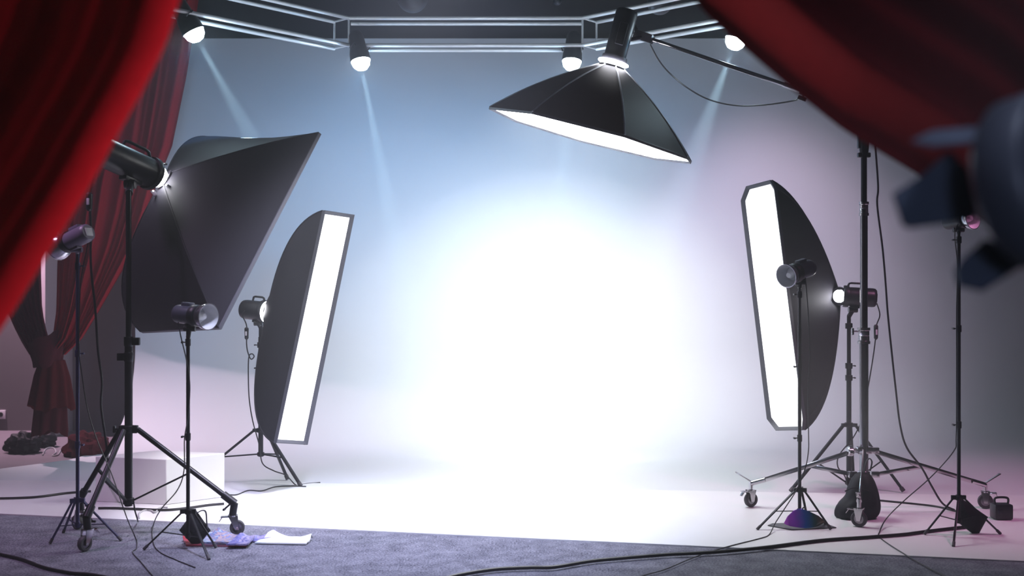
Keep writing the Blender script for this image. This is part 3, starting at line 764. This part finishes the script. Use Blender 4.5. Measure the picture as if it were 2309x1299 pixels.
# visor on its flat sheet
sheet = [G(1731, 1186, .013), G(1742, 1182, .013), G(1852, 1179, .013), G(1886, 1191, .013), G(1785, 1196, .013)]
st = MB().prism(sheet, (0, 0, .006)).build('backing_sheet', 'black_plastic')
tag(st, 'flat dark sheet lying under the iridescent visor', 'sheet')
vt = [(1768, 1180), (1776, 1165), (1790, 1152), (1805, 1147), (1825, 1154), (1846, 1164), (1862, 1177)]
vb = [(1770, 1182), (1782, 1187), (1796, 1189), (1812, 1191), (1828, 1193), (1838, 1190), (1850, 1184)]
vd = 7.34
vz = thing('helmet_visor', G(1815, 1192, .02), 'shiny purple and blue iridescent visor lying on a dark sheet', 'visor')
def vis(off):
    def fn(u, v):
        i = min(int(u*6), 5); f = u*6-i
        a = V(vt[i]).lerp(V(vt[i+1]), f) if False else (vt[i][0]+(vt[i+1][0]-vt[i][0])*f, vt[i][1]+(vt[i+1][1]-vt[i][1])*f)
        b = (vb[i][0]+(vb[i+1][0]-vb[i][0])*f, vb[i][1]+(vb[i+1][1]-vb[i][1])*f)
        x = a[0]+(b[0]-a[0])*v; y = a[1]+(b[1]-a[1])*v
        p = P(x, y, vd+.03-.09*math.sin(PI*min(1, max(0, u*.9+.05)))*(.35+.65*v)+off)
        p.z = max(p.z, .022); return p
    return fn
mv = MB(); mv.grid(vis(0), 30, 14, (0, .004, .002)); mv.build('shield', 'visor', vz, 60)
er = P(1853, 1183, 7.42); MB().lathe([(.016, -.003), (.03, -.003), (.03, .003), (.016, .003), (.016, -.003)], frame(er, V((.1, -1, .15))), 24).build('pivot_ear', 'visor', vz)

# magazines
def magazine(label, quad, m, curl, thick=.008, seed=0, z=.006):
    c = [G(x, y, z) for x, y in quad]
    def fn(u, v):
        p = c[0].lerp(c[1], u).lerp(c[3].lerp(c[2], u), v)
        h = .018*max(0, noise.noise(V((u*2.2+seed, v*2.2, seed))))
        for (cu, cv, a, w) in curl: h += a*max(0, 1-math.hypot(u-cu, v-cv)/w)**2
        return p+V((0, 0, h+thick))
    mb = MB().grid(fn, 26, 18, (0, 0, -thick))
    return tag(mb.build('magazine', m, None, 60), label, 'magazine', 'loose magazines on the carpet')
magazine('dark red covered magazine at the bottom of the pile by the pouch', [(412, 1219), (540, 1223), (556, 1234), (420, 1232)], 'mag_red', [(0, 0, .02, .3)], .012, 1)
magazine('open blue printed magazine with a raised page beside the pouch', [(468, 1208), (540, 1210), (556, 1229), (452, 1226)], 'mag_blue', [(.35, 0, .045, .55)], .012, 2, .020)
magazine('lilac magazine fanned open under the caster', [(540, 1212), (575, 1212), (560, 1230), (510, 1231)], 'mag_lilac', [(.2, .2, .03, .6)], .010, 3, .026)
magazine('dark printed magazine wedged between the open blue one and the white one', [(556, 1214), (622, 1207), (612, 1224), (548, 1222)], 'mag_lilac', [(1, 0, .03, .6)], .008, 4, .008)
magazine('white magazine with curled corners lying alone on the carpet', [(606, 1212), (706, 1216), (690, 1228), (574, 1226)], 'mag_white', [(1, .2, .035, .4), (.1, 0, .045, .5)], .008, 5, .010)

# things on the dark floor behind the left edge of the sweep
hp = G(195, 1020, -.02); hp.y = 10.75; hp.x = P(196, 0, 10.75).x
tag(MB().blob(hp+V((0, 0, .06)), (.20, .2, .16), .35, 3, 4, 40, 24, -.019).build('cloth_heap', 'red_dark'), 'crumpled dark red cloth heaped on the floor below the tied curtain', 'cloth')
h2 = P(60, 0, 10.6); tag(MB().blob(V((P(52, 0, 10.9).x, 10.9, .06)), (.17, .12, .12), .35, 3.5, 9, 36, 20, -.019).build('duffel_bag', 'black_fabric'), 'dark slouched bag on the floor against the dark wall', 'bag')
tag(MB().blob(V((P(97, 0, 11.3).x, 11.3, .05)), (.13, .1, .10), .3, 3.5, 14, 36, 20, -.019).build('duffel_bag', 'black_fabric'), 'smaller dark bag on the floor under the tail of the tied curtain', 'bag')

# power pack at the far right
ppd = 7.62; pp = P(2258, 1178, ppd); pp.z = .012
pk = thing('power_pack', pp, 'small black power pack on the white floor next to the stand', 'power pack')
MB().box((0, 0, .055), (.125, .10, .105), Matrix.Translation(pp), .015).build('case', 'black_plastic', pk)
MB().tube(smooth_path([pp+V((-.045, 0, .105)), pp+V((-.04, 0, .145)), pp+V((.04, 0, .145)), pp+V((.045, 0, .105))]), .008, 8).build('handle', 'black_plastic', pk)
MB().box((-.03, -.052, .06), (.035, .012, .03), Matrix.Translation(pp), .004).build('control_panel', 'lamp_black', pk)

# ================================================================= CABLES
def cable(label, pts, r, m='cable', z=.012, plug=None, k=7):
    w = []
    for p in pts:
        w.append(P(*p) if len(p) == 3 else G(p[0], p[1], z+r))
    path = smooth_path(w, k)
    path = [V((p.x, p.y, max(p.z, z+r*.8))) for p in path]
    mb = MB().tube(path, r, 8)
    if plug is None: return tag(mb.build('cable', m), label, 'cable')
    t = thing('cable', w[-1], label, 'cable'); mb.build('cord', m, t)
    for (x, y, d, L, rr) in plug:
        c = P(x, y, d); pb = MB().tube([c+V((0, 0, L/2)), c+V((0, 0, L*.4)), c+V((0, 0, -L*.4)), c+V((0, 0, -L/2))], [rr*.5, rr, rr*.9, rr*.4], 12)
        o = pb.build('inline_switch', 'black_plastic', t)
        MB().box((0, -rr*.95, 0), (rr*.8, rr*.3, L*.35), Matrix.Translation(c), .002).build('sticker', 'label_white', o)
    return t
cable('black cable running along the white floor to the plinth', [(-60, 1124), (0, 1124), (80, 1121), (150, 1112), (205, 1108)], .009)
cable('thick dark cable hanging from the big flash behind the roller stand', [(232, 350, 7.0), (205, 425, 7.15), (205, 520, 7.2), (205, 600, 7.2), (215, 700, 7.2), (221, 790, 7.2), (230, 860, 7.2), (228, 915, 7.2), (240, 1005, 7.25), (246, 1070, 7.5), (249, 1107), (262, 1105), (285, 1110)], .008, plug=[(201, 455, 7.12, .12, .022)])
cable('hair-thin black cable looping from the indigo stand onto the carpet', [(203, 528, 6.98), (196, 560, 6.98), (182, 640, 6.98), (178, 780, 6.98), (184, 840, 6.98), (197, 920, 6.98), (218, 990, 6.95), (252, 1070, 6.9), (285, 1165, 6.85), (306, 1215), (308, 1236), (299, 1246), (318, 1268), (345, 1299), (380, 1330)], .0035, z=.004)
cable('thin black cable bowing from the stand with the pouch', [(402, 726, 6.78), (408, 760, 6.76), (421, 815, 6.76), (428, 870, 6.76), (424, 940, 6.76), (416, 990, 6.76), (415, 1060, 6.76), (400, 1105, 6.8), (362, 1150, 6.9), (345, 1187), (345, 1222), (360, 1245), (400, 1264), (440, 1280)], .0035, z=.004)
loop5 = [(552, 700, 9.0), (547, 712, 9.0), (556, 735, 9.0), (556, 775, 9.0), (559, 795, 9.0), (566, 810, 9.0), (573, 804, 9.0), (568, 798, 9.0), (561, 806, 9.0), (560, 850, 9.0), (562, 900, 9.0), (570, 950, 9.0), (585, 1005, 8.95), (592, 1045, 8.95), (618, 1062, 8.95), (645, 1072, 8.9), (668, 1094), (690, 1091), (722, 1088)]
cable('thin black cable with inline switch coiling below the rectangular strip softbox', loop5, .005, z=.006, plug=[(556, 752, 9.0, .10, .018)])
cable('thin grey cable wriggling out from behind the plinth', [(507, 1114), (532, 1116), (560, 1106), (590, 1107), (620, 1098), (660, 1096), (690, 1097)], .0045, z=.012)
cable('dark thick cable lying along the front of the plinth', [(222, 1146), (262, 1146), (310, 1148), (372, 1150), (420, 1146), (470, 1139), (505, 1136)], .009)
cable('short black cable end dropping from the roller stand onto the carpet edge', [(301, 1128, 7.05), (304, 1150, 7.05), (309, 1168, 7.1), (311, 1176)], .005, z=.012)
cable('pale grey cable curling on the white floor beside the roller stand', [(314, 1169), (314, 1158), (325, 1151), (340, 1151), (350, 1156), (360, 1145), (378, 1144)], .006, 'grey_cable')
cable('heavy black cable snaking from the carpet over the white floor', [(520, 1500), (760, 1375), (980, 1312), (1025, 1299), (1080, 1289), (1130, 1283), (1200, 1280), (1250, 1279), (1330, 1266), (1400, 1259), (1500, 1251), (1580, 1247), (1640, 1243), (1730, 1234), (1850, 1219), (1950, 1212), (2040, 1205), (2100, 1197), (2190, 1187)], .011)
cable('thin black cable trailing from the stand over the visor to the carpet', [(1815, 615, 7.38), (1822, 700, 7.42), (1826, 800, 7.42), (1822, 880, 7.42), (1823, 970, 7.42), (1823, 1015, 7.42), (1816, 1055, 7.38), (1797, 1103, 7.34), (1772, 1143, 7.32), (1748, 1180, 7.28), (1735, 1205), (1718, 1213), (1640, 1233), (1570, 1255), (1500, 1284), (1440, 1302), (1330, 1350), (1250, 1420)], .0035, z=.012)
cable('long black cable draping down beside the chrome boom stand', [(1967, 262, 7.85), (1973, 320, 7.85), (1980, 420, 7.8), (1978, 462, 7.8), (1990, 560, 7.8), (1997, 640, 7.8), (2003, 720, 7.8), (2020, 880, 7.8), (2030, 960, 7.8), (2045, 1010, 7.8), (2079, 1056, 7.8), (2100, 1095, 7.8), (2125, 1135, 7.85), (2152, 1150)], .007)
cable('black cable with inline switch hanging from the flash behind the octagonal strip softbox', [(1977, 684, 8.8), (1984, 710, 8.8), (1976, 735, 8.8), (1974, 765, 8.8), (1968, 810, 8.8), (1958, 870, 8.8), (1945, 940, 8.8), (1925, 985, 8.8), (1893, 1025, 8.8), (1889, 1052, 8.8), (1905, 1074, 8.8), (1915, 1108)], .005, plug=[(1975, 749, 8.8, .12, .018)])
cable('thin black cable falling from the stand below the foreground spotlight and looping across the floor', [(2160, 505, 7.08), (2153, 530, 7.08), (2159, 600, 7.07), (2157, 700, 7.07), (2157, 860, 7.07), (2156, 985, 7.07), (2150, 1018, 7.07), (2100, 1075, 7.2), (2040, 1128, 7.35), (2000, 1168, 7.4), (1984, 1198), (1986, 1214), (2040, 1250), (2100, 1284), (2150, 1308), (2290, 1380)], .0038)
cable('black cable lying behind the sandbag towards the hanging pouch', [(1978, 1128), (2050, 1135), (2110, 1142), (2165, 1155)], .007)
cable('slack black cable sagging under the boom pole', [(1466, 100, 8.55), (1485, 135, 8.55), (1510, 165, 8.5), (1550, 198, 8.5), (1600, 225, 8.4), (1660, 238, 8.4), (1720, 237, 8.3), (1790, 227, 8.2), (1805, 218, 8.1)], .006, plug=None)
cable('dark cable lying on the carpet in the shadowy front corner', [(-40, 1243), (0, 1250), (50, 1262), (100, 1280), (160, 1292), (230, 1300), (420, 1345), (600, 1420)], .010, z=.004)
cable('pale cable coil on the dark floor beside the crumpled cloth', [(96, 1026), (104, 1012), (120, 1010), (126, 1020), (118, 1027), (130, 1026), (140, 1012), (156, 1008), (165, 1018)], .006, 'grey_cable', z=-.019)

# ================================================================= LIGHT
def light(kind, name, loc, energy, color, aim=None, size=.1, angle=60, blend=1.0):
    l = bpy.data.lights.new(name, kind); l.energy = energy; l.color = color
    if kind == 'SPOT': l.spot_size = math.radians(angle); l.spot_blend = blend; l.shadow_soft_size = size
    elif kind == 'AREA': l.shape = 'DISK'; l.size = size
    else: l.shadow_soft_size = size
    o = bpy.data.objects.new(name, l); col.objects.link(o); o.location = loc
    if aim is not None: o.rotation_euler = (V(aim)-V(loc)).to_track_quat('-Z', 'Y').to_euler()
    return o
# the key: what the overhead softbox throws at the sweep
light('SPOT', 'key_from_overhead_softbox', cD+nD*.12, 230, (.95, 1, .97), (.35, 11.4, .6), .5, 104, 1.0)
light('SPOT', 'hot_core_from_overhead_softbox', cD+nD*.12, 1120, (1, 1, .98), (.45, 11.6, .95), .6, 84, 1.0)
for (t, c, f), e, an in zip(spots, (4500, 6500, 4500, 4500), (12, 8, 9, 14)):
    light('SPOT', 'truss_beam', c+f*.13, e, (.55, .85, 1.0), c+f*3, .02, an, .7)
    light('POINT', 'truss_spill', c+f*.16, 3, (.10, .50, 1.0), None, .05)
for (t, c, f), e in zip(spots, (105, 120, 110, 28)):
    light('SPOT', 'blue_wash', c+V((0, -.1, -.15)), e, (.16, .50, 1.0), (c.x*1.05, 11.95, 1.9), .1, 120, 1.0)
# violet and magenta spots added out of view to tint the sides
light('SPOT', 'violet_side_fill', (-4.6, 6.2, 4.9), 520, (.88, .58, .97), (-2.9, 7.7, .0), .3, 60, 1.0)
light('SPOT', 'mauve_back_fill', (-6.2, 12.05, 3.9), 1500, (1, .70, .86), (-4.6, 12.6, .9), .03, 90, 1.0)  # added fill behind the sweep, lifts the dark wall at the left
light('SPOT', 'magenta_side_fill', (4.2, 6.4, 4.8), 440, (1.0, .36, .74), (3.5, 8.3, .2), .3, 58, 1.0)
light('SPOT', 'lavender_wall_fill', (2.2, 9.0, 4.3), 400, (1, .74, .97), (2.8, 11.95, 1.7), .3, 56, 1.0)  # unseen wash added to lift the right of the sweep
light('SPOT', 'plinth_fill', (.1, 6.6, 4.8), 1250, (.96, .95, 1.0), (-2.0, 7.9, .1), .2, 27, 1.0)  # extra spot added to whiten the plinth's right face
# unseen fill spot added to lift the carpet
light('SPOT', 'carpet_fill', (-.3, 5.4, 5.2), 2500, (.66, .70, 1.0), (-.7, 7.45, 0), .3, 46, 1.0)
# added spots without fixtures, brightening the truss rails from below
for x in (-1.9, -.2, 1.3):
    light('SPOT', 'rail_fill', (x, 7.9, 2.95), 26, (.74, .88, 1.0), (x*1.02, 9.5, 4.25), .08, 62, .6)
# added spots with no visible source, raking the red curtains
light('SPOT', 'curtain_fill', (1.0, 2.5, 1.25), 105, (1, .92, .92), (-.75, 2.1, 1.75), .12, 60, .8)
light('SPOT', 'curtain_fill_right', (-.5, 2.9, 1.9), 90, (1, .7, .7), (.42, 2.4, 2.05), .12, 36, 1.0)
light('SPOT', 'cool_top_fill', (.75, 1.0, 3.0), 170, (.72, .80, 1.0), (.74, 1.5, 1.8), .12, 26, 1.0)  # added unseen spot, brightens the foreground spotlight's top leaf
# cool fill added behind the camera to brighten the foreground spotlight
light('SPOT', 'cool_front_fill', (.15, -.7, 1.9), 150, (.62, .72, 1.0), (.72, 1.55, 1.75), .15, 30, 1.0)

# world: black, thin haze
w = bpy.data.worlds.new('World'); scene.world = w; w.use_nodes = True
nt = w.node_tree; nt.nodes['Background'].inputs[0].default_value = (0, 0, 0, 1); nt.nodes['Background'].inputs[1].default_value = 0
HAZE = .018
if HAZE:
    vs_ = nt.nodes.new('ShaderNodeVolumeScatter'); vs_.inputs['Density'].default_value = HAZE; vs_.inputs['Anisotropy'].default_value = .25
    vs_.inputs['Color'].default_value = (.92, .95, 1, 1)
    nt.links.new(vs_.outputs[0], nt.nodes['World Output'].inputs['Volume'])

# ================================================================= CAMERA
cam = bpy.data.cameras.new('Camera'); co = bpy.data.objects.new('Camera', cam); col.objects.link(co)
co.location = (0, 0, CH); co.rotation_euler = (PI/2, 0, 0)
cam.sensor_width = 36; cam.lens = FX*36/2309; cam.clip_start = .05; cam.clip_end = 100
cam.dof.use_dof = True; cam.dof.focus_distance = 8.2; cam.dof.aperture_fstop = cam.lens/1000/.023
scene.camera = co
scene.view_settings.view_transform = 'Standard'; scene.view_settings.look = 'None'
scene.view_settings.exposure = 0.0; scene.view_settings.gamma = 1.0
try: scene.view_settings.use_curve_mapping = False
except Exception: pass
cy = scene.cycles
cy.max_bounces = 5; cy.diffuse_bounces = 2; cy.glossy_bounces = 3; cy.transmission_bounces = 2; cy.volume_bounces = 0; cy.transparent_max_bounces = 4
cy.sample_clamp_indirect = 4.0; cy.caustics_reflective = False; cy.caustics_refractive = False
cy.use_denoising = True
cy.use_adaptive_sampling = True; cy.adaptive_threshold = .02
